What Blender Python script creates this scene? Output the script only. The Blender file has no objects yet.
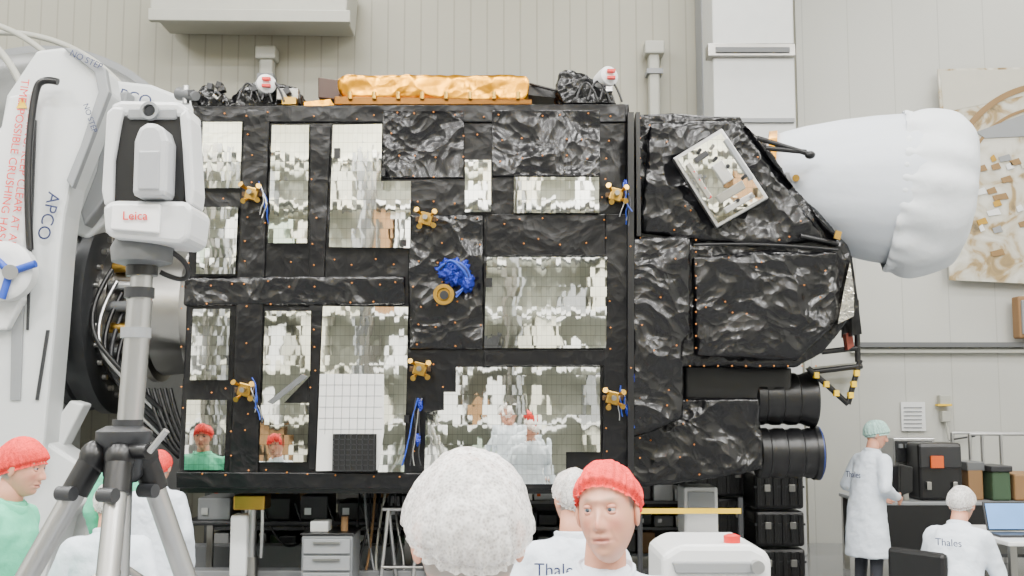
import bpy, bmesh, math, random
from mathutils import Vector, Matrix, noise
random.seed(7)
F=1100.0; CZ=1.8
PIT=math.atan(112/1100.0)
fw=Vector((0,math.cos(PIT),math.sin(PIT))); up=Vector((0,-math.sin(PIT),math.cos(PIT)))
def W(px,py,Y):
    d=Vector((1,0,0))*((px-512)/F)+up*((288-py)/F)+fw
    t=Y/d.y
    return Vector((0,0,CZ))+d*t
# ---------------------------------------------------------------- materials
MATS={}
def nodes(name):
    m=bpy.data.materials.new(name); m.use_nodes=True
    nt=m.node_tree; b=nt.nodes['Principled BSDF']
    return m,nt,b
def L(nt,a,b): nt.links.new(a,b)
def N(nt,t,**k):
    n=nt.nodes.new(t)
    for a,v in k.items(): setattr(n,a,v)
    return n
def mat(name,col,rough=.5,metal=0,nscale=6,var=.06,bump=0,bscale=20,coat=0,emit=0):
    if name in MATS: return MATS[name]
    m,nt,b=nodes(name)
    tc=N(nt,'ShaderNodeTexCoord'); nz=N(nt,'ShaderNodeTexNoise'); nz.inputs['Scale'].default_value=nscale; nz.inputs['Detail'].default_value=4
    L(nt,tc.outputs['Object'],nz.inputs['Vector'])
    mx=N(nt,'ShaderNodeMix',data_type='RGBA')
    mx.inputs[6].default_value=(*[c*(1-var) for c in col],1); mx.inputs[7].default_value=(*[min(1,c*(1+var)) for c in col],1)
    L(nt,nz.outputs['Fac'],mx.inputs[0]); L(nt,mx.outputs[2],b.inputs['Base Color'])
    b.inputs['Roughness'].default_value=rough; b.inputs['Metallic'].default_value=metal
    if coat: b.inputs['Coat Weight'].default_value=coat
    if emit:
        b.inputs['Emission Color'].default_value=(*col,1); b.inputs['Emission Strength'].default_value=emit
    if bump:
        n2=N(nt,'ShaderNodeTexNoise'); n2.inputs['Scale'].default_value=bscale; n2.inputs['Detail'].default_value=5
        L(nt,tc.outputs['Object'],n2.inputs['Vector'])
        bp=N(nt,'ShaderNodeBump'); bp.inputs['Strength'].default_value=bump; bp.inputs['Distance'].default_value=.02
        L(nt,n2.outputs['Fac'],bp.inputs['Height']); L(nt,bp.outputs['Normal'],b.inputs['Normal'])
    MATS[name]=m; return m
def foil(name,col,rough,metal,s1=5,dist=.05,spec=.5,strength=1,ws=(1,.45,.15),smooth=.12):
    """crumpled multilayer foil: creases over soft billows"""
    m,nt,b=nodes(name)
    tc=N(nt,'ShaderNodeTexCoord')
    nz=N(nt,'ShaderNodeTexNoise'); nz.inputs['Scale'].default_value=s1*.5; nz.inputs['Detail'].default_value=2
    L(nt,tc.outputs['Object'],nz.inputs['Vector'])
    vm=N(nt,'ShaderNodeVectorMath',operation='SCALE'); vm.inputs['Scale'].default_value=1.4/s1
    L(nt,nz.outputs['Color'],vm.inputs[0])
    va=N(nt,'ShaderNodeVectorMath',operation='ADD'); L(nt,tc.outputs['Object'],va.inputs[0]); L(nt,vm.outputs[0],va.inputs[1])
    prev=None
    for s,w in ((s1*.55,ws[0]),(s1*1.7,ws[1]),(s1*4.2,ws[2])):
        v=N(nt,'ShaderNodeTexVoronoi',feature='SMOOTH_F1'); v.inputs['Scale'].default_value=s; v.inputs['Smoothness'].default_value=smooth
        L(nt,va.outputs[0],v.inputs['Vector'])
        mu=N(nt,'ShaderNodeMath',operation='MULTIPLY'); mu.inputs[1].default_value=w
        L(nt,v.outputs['Distance'],mu.inputs[0])
        if prev is None: prev=mu.outputs[0]
        else:
            ad=N(nt,'ShaderNodeMath',operation='ADD'); L(nt,prev,ad.inputs[0]); L(nt,mu.outputs[0],ad.inputs[1]); prev=ad.outputs[0]
    bp=N(nt,'ShaderNodeBump'); bp.inputs['Strength'].default_value=strength; bp.inputs['Distance'].default_value=dist
    L(nt,prev,bp.inputs['Height']); L(nt,bp.outputs['Normal'],b.inputs['Normal'])
    b.inputs['Base Color'].default_value=(*col,1); b.inputs['Roughness'].default_value=rough; b.inputs['Metallic'].default_value=metal
    b.inputs['Specular IOR Level'].default_value=spec
    MATS[name]=m; return m
def tiles(name,col,tile=.04,jit=.008,rough=.02,warp=.018):
    """second-surface mirror mosaic"""
    m,nt,b=nodes(name)
    tc=N(nt,'ShaderNodeTexCoord')
    sn=N(nt,'ShaderNodeVectorMath',operation='SNAP'); sn.inputs[1].default_value=(tile,10,tile*2)
    L(nt,tc.outputs['Object'],sn.inputs[0])
    wn=N(nt,'ShaderNodeTexWhiteNoise',noise_dimensions='3D'); L(nt,sn.outputs[0],wn.inputs['Vector'])
    sb=N(nt,'ShaderNodeVectorMath',operation='SUBTRACT'); sb.inputs[1].default_value=(.5,.5,.5); L(nt,wn.outputs['Color'],sb.inputs[0])
    sl=N(nt,'ShaderNodeVectorMath',operation='SCALE'); sl.inputs['Scale'].default_value=jit; L(nt,sb.outputs[0],sl.inputs[0])
    mp=N(nt,'ShaderNodeMapping'); mp.inputs['Scale'].default_value=(1.6,1,.7); L(nt,tc.outputs['Object'],mp.inputs['Vector'])
    nz=N(nt,'ShaderNodeTexNoise'); nz.inputs['Scale'].default_value=5; nz.inputs['Detail'].default_value=4; nz.inputs['Roughness'].default_value=.55; L(nt,mp.outputs[0],nz.inputs['Vector'])
    sb2=N(nt,'ShaderNodeVectorMath',operation='SUBTRACT'); sb2.inputs[1].default_value=(.5,.5,.5); L(nt,nz.outputs['Color'],sb2.inputs[0])
    sl2=N(nt,'ShaderNodeVectorMath',operation='SCALE'); sl2.inputs['Scale'].default_value=warp; L(nt,sb2.outputs[0],sl2.inputs[0])
    ge=N(nt,'ShaderNodeNewGeometry')
    a1=N(nt,'ShaderNodeVectorMath',operation='ADD'); L(nt,ge.outputs['Normal'],a1.inputs[0]); L(nt,sl.outputs[0],a1.inputs[1])
    a2=N(nt,'ShaderNodeVectorMath',operation='ADD'); L(nt,a1.outputs[0],a2.inputs[0]); L(nt,sl2.outputs[0],a2.inputs[1])
    nn=N(nt,'ShaderNodeVectorMath',operation='NORMALIZE'); L(nt,a2.outputs[0],nn.inputs[0]); L(nt,nn.outputs[0],b.inputs['Normal'])
    sx=N(nt,'ShaderNodeSeparateXYZ'); L(nt,tc.outputs['Object'],sx.inputs[0])
    outs=[]
    for o,t in (('X',tile),('Z',tile*2)):
        d=N(nt,'ShaderNodeMath',operation='DIVIDE'); d.inputs[1].default_value=t; L(nt,sx.outputs[o],d.inputs[0])
        fr=N(nt,'ShaderNodeMath',operation='FRACT'); L(nt,d.outputs[0],fr.inputs[0])
        lt=N(nt,'ShaderNodeMath',operation='LESS_THAN'); lt.inputs[1].default_value=.06; L(nt,fr.outputs[0],lt.inputs[0]); outs.append(lt)
    mxm=N(nt,'ShaderNodeMath',operation='MAXIMUM'); L(nt,outs[0].outputs[0],mxm.inputs[0]); L(nt,outs[1].outputs[0],mxm.inputs[1])
    mx=N(nt,'ShaderNodeMix',data_type='RGBA'); mx.inputs[6].default_value=(*col,1); mx.inputs[7].default_value=(*[c*.6 for c in col],1)
    L(nt,mxm.outputs[0],mx.inputs[0]); L(nt,mx.outputs[2],b.inputs['Base Color'])
    b.inputs['Metallic'].default_value=1; b.inputs['Roughness'].default_value=rough
    MATS[name]=m; return m
def ribbed(name,col,pitch=.3,width=.08,strength=.5):
    m,nt,b=nodes(name)
    tc=N(nt,'ShaderNodeTexCoord'); sx=N(nt,'ShaderNodeSeparateXYZ'); L(nt,tc.outputs['Object'],sx.inputs[0])
    ad0=N(nt,'ShaderNodeMath',operation='ADD'); L(nt,sx.outputs['X'],ad0.inputs[0]); L(nt,sx.outputs['Y'],ad0.inputs[1])
    d=N(nt,'ShaderNodeMath',operation='DIVIDE'); d.inputs[1].default_value=pitch; L(nt,ad0.outputs[0],d.inputs[0])
    fr=N(nt,'ShaderNodeMath',operation='FRACT'); L(nt,d.outputs[0],fr.inputs[0])
    lt=N(nt,'ShaderNodeMath',operation='LESS_THAN'); lt.inputs[1].default_value=width; L(nt,fr.outputs[0],lt.inputs[0])
    nz=N(nt,'ShaderNodeTexNoise'); nz.inputs['Scale'].default_value=.6; L(nt,tc.outputs['Object'],nz.inputs['Vector'])
    m0=N(nt,'ShaderNodeMix',data_type='RGBA'); m0.inputs[6].default_value=(*[c*.95 for c in col],1); m0.inputs[7].default_value=(*[min(1,c*1.05) for c in col],1); L(nt,nz.outputs['Fac'],m0.inputs[0])
    mx=N(nt,'ShaderNodeMix',data_type='RGBA'); mx.inputs[7].default_value=(*[c*.8 for c in col],1)
    L(nt,lt.outputs[0],mx.inputs[0]); L(nt,m0.outputs[2],mx.inputs[6]); L(nt,mx.outputs[2],b.inputs['Base Color'])
    bp=N(nt,'ShaderNodeBump',invert=True); bp.inputs['Strength'].default_value=strength; bp.inputs['Distance'].default_value=.01
    L(nt,lt.outputs[0],bp.inputs['Height']); L(nt,bp.outputs['Normal'],b.inputs['Normal']); b.inputs['Roughness'].default_value=.5
    MATS[name]=m; return m
mli=foil('black_mli_foil',(.004,.004,.005),.30,0,3.8,.040,.36,.55,(1,.5,.16))
mli2=foil('black_mli_loose',(.004,.004,.005),.24,0,3.0,.11,.48,.8,(1,.48,.14))
gold=foil('gold_foil',(.82,.36,.010),.3,1,4,.05,ws=(1,.3,.05))
bluef=foil('blue_foil',(.015,.035,.36),.25,.4,22,.03)
silverf=foil('silver_foil',(.55,.53,.48),.2,1,14,.015)
mirror=tiles('radiator_mirror',(.93,.93,.86))
whitetile=mat('white_radiator',(.72,.72,.70),.4)
wallm=ribbed('wall_ribbed_panel',(.35,.34,.275),.22,.1)
wallr=ribbed('wall_side_panel',(.50,.50,.46),.6,.02)
wallw=ribbed('wall_white_panel',(.54,.55,.47),.6,.04)
white=mat('white_paint',(.72,.73,.73),.35)
dollyw=mat('dolly_white',(.62,.64,.64),.35)
offw=mat('offwhite_paint',(.42,.42,.37),.5)
tankm=mat('chamber_paint',(.13,.135,.13),.4)
lgrey=mat('light_grey',(.25,.26,.27),.45)
grey=mat('mid_grey',(.12,.125,.13),.45)
dgrey=mat('dark_grey',(.022,.023,.026),.4)
black=mat('black_plastic',(.006,.006,.007),.35)
alu=mat('aluminium',(.50,.50,.50),.32,1)
steel=mat('steel',(.36,.35,.33),.28,1)
brass=mat('brass_gold',(.50,.30,.06),.3,1)
orange=mat('orange_paint',(.75,.11,.01),.45)
orangedot=mat('stitch_orange',(.62,.22,.04),.5)
yellow=mat('yellow_paint',(.85,.55,.01),.45)
red=mat('red_paint',(.7,.02,.015),.4)
blue=mat('blue_paint',(.02,.07,.45),.4)
darkblue=mat('navy_ink',(.01,.02,.09),.5)
green=mat('green_case',(.04,.08,.04),.6)
wood=mat('cardboard_brown',(.25,.14,.06),.7)
palegreen=mat('pale_green_paint',(.42,.50,.42),.5)
cream=mat('cream_paint',(.62,.61,.52),.5)
floorm=mat('floor_epoxy',(.20,.205,.21),.15,0,1.5,.05)
clothw=mat('white_cloth',(.68,.71,.74),.8,0,4,.04,.5,9)
clothc=mat('white_blanket',(.60,.64,.70),.6,0,3,.03,.3,5)
coatw=mat('lab_coat_white',(.66,.72,.80),.8,0,5,.04,.8,9)
coatg=mat('lab_coat_green',(.10,.56,.34),.8,0,5,.06,.8,9)
trous=mat('dark_trousers',(.02,.022,.03),.8,0,5,.1,.3,14)
shoem=mat('shoe_cover_white',(.6,.62,.66),.6)
screenm=mat('laptop_screen_glow',(.12,.28,.6),.3,0,3,.3,emit=.6)
def capmat(name,col,alpha,contrast=.3):
    m,nt,b=nodes(name)
    tc=N(nt,'ShaderNodeTexCoord')
    nz=N(nt,'ShaderNodeTexNoise'); nz.inputs['Scale'].default_value=34; nz.inputs['Detail'].default_value=4; nz.inputs['Distortion'].default_value=1.2
    L(nt,tc.outputs['Object'],nz.inputs['Vector'])
    bp=N(nt,'ShaderNodeBump'); bp.inputs['Strength'].default_value=.45; bp.inputs['Distance'].default_value=.008
    L(nt,nz.outputs['Fac'],bp.inputs['Height']); L(nt,bp.outputs['Normal'],b.inputs['Normal'])
    vo=N(nt,'ShaderNodeTexVoronoi'); vo.inputs['Scale'].default_value=200; L(nt,tc.outputs['Object'],vo.inputs['Vector'])
    mr=N(nt,'ShaderNodeMapRange'); mr.inputs['From Min'].default_value=.2; mr.inputs['From Max'].default_value=.65; mr.inputs['To Min'].default_value=alpha-.15; mr.inputs['To Max'].default_value=min(1,alpha+.15)
    L(nt,vo.outputs['Distance'],mr.inputs['Value'])
    m2=N(nt,'ShaderNodeMapRange'); m2.inputs['From Min'].default_value=.38; m2.inputs['From Max'].default_value=.62; m2.inputs['To Min'].default_value=0; m2.inputs['To Max'].default_value=contrast  # crease shade put into the alpha: fold hollows show darker hair
    L(nt,nz.outputs['Fac'],m2.inputs['Value'])
    ad=N(nt,'ShaderNodeMath',operation='ADD',use_clamp=True); L(nt,mr.outputs[0],ad.inputs[0]); L(nt,m2.outputs[0],ad.inputs[1])
    L(nt,ad.outputs[0],b.inputs['Alpha'])
    b.inputs['Base Color'].default_value=(*col,1); b.inputs['Roughness'].default_value=.75
    return m
capw=capmat('hairnet_white',(.82,.80,.78),.44,.28); capr=capmat('hairnet_red',(.84,.03,.025),.70,.26); capg=capmat('hairnet_pale_green',(.42,.66,.60),.7,.25)
def skinmat():
    m,nt,b=nodes('skin')
    at=N(nt,'ShaderNodeVertexColor'); at.layer_name='col'
    nz=N(nt,'ShaderNodeTexNoise'); nz.inputs['Scale'].default_value=40; tc=N(nt,'ShaderNodeTexCoord'); L(nt,tc.outputs['Object'],nz.inputs['Vector'])
    mx=N(nt,'ShaderNodeMix',data_type='RGBA',blend_type='MULTIPLY'); mx.inputs[0].default_value=.15
    L(nt,at.outputs['Color'],mx.inputs[6]); L(nt,nz.outputs['Color'],mx.inputs[7]); L(nt,mx.outputs[2],b.inputs['Base Color'])
    b.inputs['Roughness'].default_value=.42
    return m
skinm=skinmat()
skin2=mat('skin_plain',(.62,.29,.19),.5,0,30,.08)
lidm=mat('skin_eyelid',(.52,.22,.15),.5,0,30,.08)
# ---------------------------------------------------------------- mesh helpers
def empty(name):
    o=bpy.data.objects.new(name,None); o.empty_display_size=.1; bpy.context.collection.objects.link(o); return o
def mk(name,vs,fs,m,par=None,smooth=False,bev=0,seg=2):
    me=bpy.data.meshes.new(name); me.from_pydata([tuple(v) for v in vs],[],fs); me.update()
    bm=bmesh.new(); bm.from_mesh(me); bmesh.ops.recalc_face_normals(bm,faces=bm.faces); bm.to_mesh(me); bm.free()
    o=bpy.data.objects.new(name,me); bpy.context.collection.objects.link(o)
    if m: me.materials.append(m)
    if par: o.parent=par
    if smooth:
        for p in me.polygons: p.use_smooth=True
    if bev:
        b=o.modifiers.new('bev','BEVEL'); b.width=bev; b.segments=seg; b.limit_method='ANGLE'
    return o
def box(name,x0,x1,y0,y1,z0,z1,m,par=None,bev=0,rot=None):
    c=Vector(((x0+x1)/2,(y0+y1)/2,(z0+z1)/2)); h=Vector((abs(x1-x0)/2,abs(y1-y0)/2,abs(z1-z0)/2))
    vs=[]
    for sx in(-1,1):
        for sy in(-1,1):
            for sz in(-1,1):
                v=Vector((sx*h.x,sy*h.y,sz*h.z))
                if rot: v=rot@v
                vs.append(v+c)
    fs=[(0,1,3,2),(4,6,7,5),(0,4,5,1),(2,3,7,6),(0,2,6,4),(1,5,7,3)]
    return mk(name,vs,fs,m,par,False,bev)
def pbox(name,px0,py0,px1,py1,Y,d,m,par=None,bev=0,zmin=None):
    a=W(px0,py0,Y); b=W(px1,py1,Y)
    return box(name,a.x,b.x,Y,Y+d,b.z if zmin is None else zmin,a.z,m,par,bev)
def prism(name,pts,Y,d,m,par=None,bev=0,smooth=False):
    n=len(pts); vs=[W(x,y,Y) for x,y in pts]; vs=vs+[v+Vector((0,d,0)) for v in vs]
    fs=[tuple(range(n)),tuple(range(2*n-1,n-1,-1))]+[(i,(i+1)%n,n+(i+1)%n,n+i) for i in range(n)]
    return mk(name,vs,fs,m,par,smooth,bev)
TEX={}
def clouds(s):
    if s not in TEX:
        t=bpy.data.textures.new('clouds%g'%s,'CLOUDS'); t.noise_scale=s; t.noise_depth=2; TEX[s]=t
    return TEX[s]
def soften(o,vox=.035,amp=.03,s=.25,it=2):
    r=o.modifiers.new('r','REMESH'); r.mode='VOXEL'; r.voxel_size=vox; r.use_smooth_shade=True
    sm=o.modifiers.new('s','SMOOTH'); sm.iterations=it
    if amp:
        d=o.modifiers.new('d','DISPLACE'); d.texture=clouds(s); d.strength=amp; d.mid_level=.5
def basis(ax):
    ax=Vector(ax).normalized(); t=Vector((0,0,1)) if abs(ax.z)<.9 else Vector((1,0,0))
    u=ax.cross(t).normalized(); v=ax.cross(u).normalized(); return ax,u,v
def lathe(name,org,ax,prof,m,par=None,seg=40,rip=None,closed=True,split=42):
    ax,u,v=basis(ax); org=Vector(org); vs=[];fs=[]
    for i,(h,r) in enumerate(prof):
        for k in range(seg):
            a=2*math.pi*k/seg; rr=r
            if rip: rr=r+rip(i,a,r)
            vs.append(org+ax*h+(u*math.cos(a)+v*math.sin(a))*rr)
    for i in range(len(prof)-1):
        for k in range(seg):
            k2=(k+1)%seg; fs.append((i*seg+k,i*seg+k2,(i+1)*seg+k2,(i+1)*seg+k))
    if closed:
        fs.append(tuple(range(seg))); fs.append(tuple(range(len(prof)*seg-1,(len(prof)-1)*seg-1,-1)))
    o=mk(name,vs,fs,m,par,True)
    if split:
        es=o.modifiers.new('e','EDGE_SPLIT'); es.split_angle=math.radians(split)
    return o
def cyl(name,p1,p2,r,m,par=None,r2=None,seg=20):
    p1=Vector(p1);p2=Vector(p2)
    return lathe(name,p1,p2-p1,[(0,r),((p2-p1).length,r if r2 is None else r2)],m,par,seg)
def tube(name,pts,r,m,par=None,smooth=True):
    c=bpy.data.curves.new(name,'CURVE'); c.dimensions='3D'; c.bevel_depth=r; c.bevel_resolution=3; c.use_fill_caps=True
    if smooth:
        s=c.splines.new('NURBS'); s.points.add(len(pts)-1); s.order_u=3; s.use_endpoint_u=True
    else:
        s=c.splines.new('POLY'); s.points.add(len(pts)-1)
    for i,p in enumerate(pts): s.points[i].co=(*p,1)
    c.materials.append(m); o=bpy.data.objects.new(name,c); bpy.context.collection.objects.link(o)
    if par: o.parent=par
    return o
def ell(name,c,r,m,par=None,seg=20,rot=None,fn=None):
    vs=[];fs=[];ns=seg;nr=seg//2
    for i in range(nr+1):
        t=math.pi*i/nr
        for k in range(ns):
            a=2*math.pi*k/ns; d=Vector((math.sin(t)*math.cos(a),math.sin(t)*math.sin(a),math.cos(t)))
            s=1+(fn(d) if fn else 0)
            v=Vector((d.x*r[0],d.y*r[1],d.z*r[2]))*s
            if rot: v=rot@v
            vs.append(v+Vector(c))
    for i in range(nr):
        for k in range(ns):
            k2=(k+1)%ns; fs.append((i*ns+k,i*ns+k2,(i+1)*ns+k2,(i+1)*ns+k))
    return mk(name,vs,fs,m,par,True)
def text(name,s,loc,size,m,par=None,rz=0,roll=0,rx=90,align='CENTER'):
    c=bpy.data.curves.new(name,'FONT'); c.body=s; c.size=size; c.align_x=align; c.align_y='CENTER'; c.extrude=.001
    c.materials.append(m); o=bpy.data.objects.new(name,c); bpy.context.collection.objects.link(o)
    o.matrix_world=Matrix.Translation(loc)@Matrix.Rotation(math.radians(rz),4,'Z')@Matrix.Rotation(math.radians(rx),4,'X')@Matrix.Rotation(math.radians(roll),4,'Z')
    if par: o.parent=par
    return o
# ---------------------------------------------------------------- room
box('floor',-11,11,-7.2,14.4,-.2,0,floorm)
box('ceiling',-11,11,-7.2,14.4,9.2,9.4,offw)
box('wall_back',-11,11,14.2,14.4,0,9.2,wallm)
box('wall_left',-11.2,-11,-7.2,14.4,0,9.2,wallr)
box('wall_right',11,11.2,-7.2,14.4,0,9.2,wallr)
box('wall_front',-11,11,-7.4,-7.2,0,9.2,wallw)
a=W(795,0,14.15)
e=empty('trim_2'); box('panel_field',a.x,10.95,14.16,14.2,0,9.1,wallr,e)
# camera side: unseen racking and crates, added to pattern the radiator mirrors
cols_=[cream,white,cream,offw,palegreen,lgrey,white,white,cream,dgrey,white,wood,cream,lgrey]
rr=random.Random(3)
for i in range(6):
    x=-9.6+i*3.25; e=empty('reflection_racking')
    for dx in(0,3.0):
        for dy in(0,.9): box('upright',x+dx-.05,x+dx+.05,-7+dy-.05,-7+dy+.05,0,7.4,(steel,lgrey)[i%2],e)
    for z in(.1,1.3,2.5,3.7,4.9,6.1,7.2):
        box('beam',x,x+3,-6.12,-6.05,z-.05,z+.05,(white,cream,white)[i%3],e)
        box('deck',x,x+3,-7,-6.1,z+.0,z+.04,lgrey,e)
        q=x+.1
        while q<x+2.7:
            w_=rr.uniform(.12,.6); h=rr.uniform(.45,1.08)
            if z<7 and rr.random()<.72: box('reflection_crate',q,min(q+w_,x+2.9),-6.95,-6.2+rr.uniform(0,.1),z+.05,z+.05+h,rr.choice(cols_),e)
            q+=w_+rr.uniform(.02,.2)
e=empty('reflection_crane_beam'); box('girder',-10.9,10.9,-4,-3.6,8.4,8.65,yellow,e,.02); box('hoist',-1.5,-.6,-4.2,-3.4,7.9,8.4,orange,e,.05)  # unseen crane, added as colour for the radiator mirrors to reflect
def lamp(x,y,p):
    e=empty('ceiling_luminaire'); box('housing',x-1.1,x+1.1,y-.5,y+.5,9.06,9.2,white,e)
    l=bpy.data.lights.new('tube_light','AREA'); l.shape='RECTANGLE'; l.size=2.1; l.size_y=.9; l.energy=p; l.color=(1,.985,.955)
    o=bpy.data.objects.new('tube_light',l); o.location=(x,y,9.04); bpy.context.collection.objects.link(o); o.parent=e
for x in(-7.5,-2.5,2.5,7.5):
    for y,p in((-4.8,950),(-.5,720),(3.8,560),(8,260),(12.2,180)): lamp(x,y,p)
# wall services
e=empty('air_duct'); prism('body',[(150,-30),(350,-30),(346,16),(150,13)],13.3,.8,offw,e,.02); prism('lip',[(148,8),(350,10),(350,22),(148,20)],13.2,.1,offw,e,.01)
for nm,x,y0,y1 in(('wall_conduit',265,45,130),('wall_conduit',655,40,150)):
    e=empty(nm); pbox('pipe',x-6,y0+8,x+6,y1,13.95,.2,offw,e,.03); pbox('cap',x-10,y0,x+10,y0+13,13.9,.25,offw,e,.02); pbox('joint',x-8,y0+28,x+8,y0+33,13.92,.23,lgrey,e)
e=empty('column_pillar'); a=W(712,0,13); b=W(793,0,13)
box('shaft',a.x,b.x,13,14.15,0,9.2,mat('pillar_white',(.60,.61,.60),.4),e,.02); 
pbox('band',708,43,796,56,12.93,.2,steel,e,.01); pbox('band_slot',716,47,790,52,12.9,.04,grey,e); pbox('base_band',710,118,795,122,12.95,.1,lgrey,e)
e=empty('trim_1'); a=W(700,14,13.9); box('jamb',a.x-.02,a.x+.16,13.7,14.15,0,9.2,lgrey,e)
e=empty('cable_tray'); a=W(850,345,14.1); box('rail',a.x,10.9,14.0,14.14,a.z-.03,a.z+.03,grey,e); box('rail_lower',a.x,10.9,14.05,14.14,a.z-.1,a.z-.06,offw,e)
e=empty('wall_socket'); pbox('box',940,395,951,405,14.05,.1,offw,e,.01); pbox('box',942,411,951,422,14.05,.1,offw,e,.01)
pbox('yellow_tag',938,404,952,406,14.03,.1,yellow,e); cyl('cable',W(946,422,14.08),W(949,440,14.08),.015,offw,e)
cyl('cable2',W(949,440,14.08),W(975,436,14.08),.012,dgrey,e)
e=empty('wall_notice'); pbox('sheet',901,402,926,431,14.12,.03,white,e); 
for k in range(6): pbox('line',904,407+k*4,922,408+k*4,14.11,.01,lgrey,e)
e=empty('electrical_box'); pbox('box',1018,296,1050,338,13.85,.2,wood,e,.02); pbox('cover',1022,300,1050,334,13.81,.05,lgrey,e,.01)
def postermat():
    m,nt,b=nodes('poster_print')
    tc=N(nt,'ShaderNodeTexCoord'); nz=N(nt,'ShaderNodeTexNoise'); nz.inputs['Scale'].default_value=3.2; nz.inputs['Detail'].default_value=9; nz.inputs['Distortion'].default_value=1.0
    L(nt,tc.outputs['Object'],nz.inputs['Vector'])
    r=N(nt,'ShaderNodeValToRGB'); L(nt,nz.outputs['Fac'],r.inputs['Fac'])
    el=r.color_ramp.elements; el[0].position=.28; el[0].color=(.12,.09,.05,1); el[1].position=.64; el[1].color=(.62,.60,.53,1)
    for p,c in((.40,(.34,.24,.11,1)),(.46,(.47,.42,.32,1)),(.54,(.54,.52,.44,1))):
        x=el.new(p); x.color=c
    L(nt,r.outputs[0],b.inputs['Base Color']); b.inputs['Roughness'].default_value=.3
    return m
e=empty('wall_poster'); prism('print',[(938,69),(1080,66),(1080,286),(950,280)],13.98,.03,postermat(),e)
bronze=mat('poster_bronze',(.24,.14,.05),.4); pale=mat('poster_pale',(.50,.48,.40),.4)
def arc(cx,cy,rx,ry,a0,a1,w,n=24):
    o=[];i=[]
    for k in range(n+1):
        a=math.radians(a0+(a1-a0)*k/n); o.append((cx+math.cos(a)*rx,cy+math.sin(a)*ry)); i.append((cx+math.cos(a)*(rx-w),cy+math.sin(a)*(ry-w)))
    return o+i[::-1]
prism('sky',[(940,71),(1080,68),(1080,84),(975,106),(944,112)],13.975,.01,pale,e)
prism('dish_edge',arc(1050,190,105,108,180,268,6),13.965,.01,bronze,e)
prism('dish_rim',arc(1045,190,82,84,175,268,3),13.965,.01,bronze,e)
prism('wing',[(976,132),(1030,112),(1080,112),(1080,118),(1030,136),(985,138)],13.96,.01,lgrey,e)
for k in range(26):
    x=952+random.random()*70; y=150+random.random()*115; w_=3+random.random()*11
    prism('part',[(x,y),(x+w_,y-3),(x+w_+3,y+3),(x+2,y+5)],13.962,.008,random.choice((bronze,brass,pale,white,bronze,lgrey)),e)
# ---------------------------------------------------------------- vacuum chamber upper left
e=empty('vacuum_chamber'); c=W(25,205,11.6)
lathe('shell',(c.x,13.9,c.z),(0,-1,0),[(0,1.78),(2.0,1.78),(2.2,1.70),(2.38,1.45),(2.5,.9),(2.54,.05)],tankm,e,64)
for y,r in((13.3,1.84),(12.6,1.84),(11.95,1.84)):
    lathe('rib',(c.x,y,c.z),(0,-1,0),[(0,r-.1),(0,r),(.09,r),(.09,r-.1)],lgrey,e,64,closed=False)
def hoop(y,r,rr_,cx,cz,a0=-20,a1=200):
    tube('hoop',[(cx+math.cos(math.radians(a0+(a1-a0)*k/30))*r,y,cz+math.sin(math.radians(a0+(a1-a0)*k/30))*r) for k in range(31)],rr_,offw,e)
hoop(10.9,1.66,.03,c.x,c.z); hoop(10.7,1.5,.03,c.x-.45,c.z+.25); hoop(10.5,1.5,.035,c.x-.95,c.z+.35)
for sx in(-1.1,1.1): box('saddle',c.x+sx-.15,c.x+sx+.15,11.9,13.6,0,c.z-1.3,lgrey,e,.02)
# ---------------------------------------------------------------- dolly
e=empty('satellite_integration_dolly')
prism('column_plate',[(36,50),(60,47),(76,49),(104,68),(108,92),(84,150),(70,185),(64,215),(60,250),(54,330),(44,440),(40,470),(-20,520),(-20,130),(0,128),(6,95)],9.0,.35,dollyw,e,.03)
prism('column_edge',[(62,47),(77,49),(105,68),(109,92),(86,152),(72,188),(66,180),(80,146),(98,92),(94,72),(74,56)],8.93,.08,lgrey,e,.01)
prism('column_left_rail',[(8,96),(30,92),(22,300),(6,330),(-20,330),(-20,132),(0,130)],8.90,.12,white,e,.02)
prism('column_panel_seam',[(34,120),(36,120),(28,330),(26,330)],8.98,.03,dgrey,e)
tube('cable',[W(30,250,8.85),W(26,180,8.85),W(34,90,8.85),W(44,78,8.85),W(58,82,8.85)],.03,black,e)
prism('head_plate',[(96,78),(150,84),(206,106),(206,150),(140,190),(112,215),(88,240),(70,232),(78,180)],9.7,.3,dollyw,e,.03)
prism('head_gusset',[(108,95),(128,90),(112,190),(84,226),(80,212),(96,170)],9.5,.2,lgrey,e,.02)
prism('slot',[(126,104),(138,104),(118,190),(108,200)],9.45,.1,dgrey,e)
prism('lower_plate',[(-20,330),(36,340),(44,440),(96,474),(92,500),(60,520),(40,600),(-20,620)],9.1,.4,dollyw,e,.03)
prism('lower_seam',[(-20,424),(40,418),(40,421),(-20,427)],9.08,.03,dgrey,e)
prism('lower_groove',[(46,330),(49,330),(38,400),(35,400)],8.98,.03,dgrey,e)
prism('brace',[(40,440),(70,400),(84,404),(50,470)],9.3,.2,white,e,.02)
lathe('hub',W(8,272,8.85)-Vector((0,.12,0)),(0,1,0),[(0,.12),(0,.2),(.03,.24),(.14,.24)],white,e,32)
for k in range(3):
    a=k*2.1+.3; p=W(10,272,8.72); cyl('spoke',p,p+Vector((math.cos(a)*.22,-.02,math.sin(a)*.22)),.03,blue,e)
cyl('hub_pin',W(10,272,8.66),W(10,272,8.84),.06,alu,e)
text('label','APCO',W(48,216,8.96),.15,darkblue,e,roll=-102)
text('label','APCO',W(130,97,9.65),.15,darkblue,e,roll=-15)
text('label','NO STEP',W(86,60,8.9),.075,darkblue,e,roll=-25)
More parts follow.
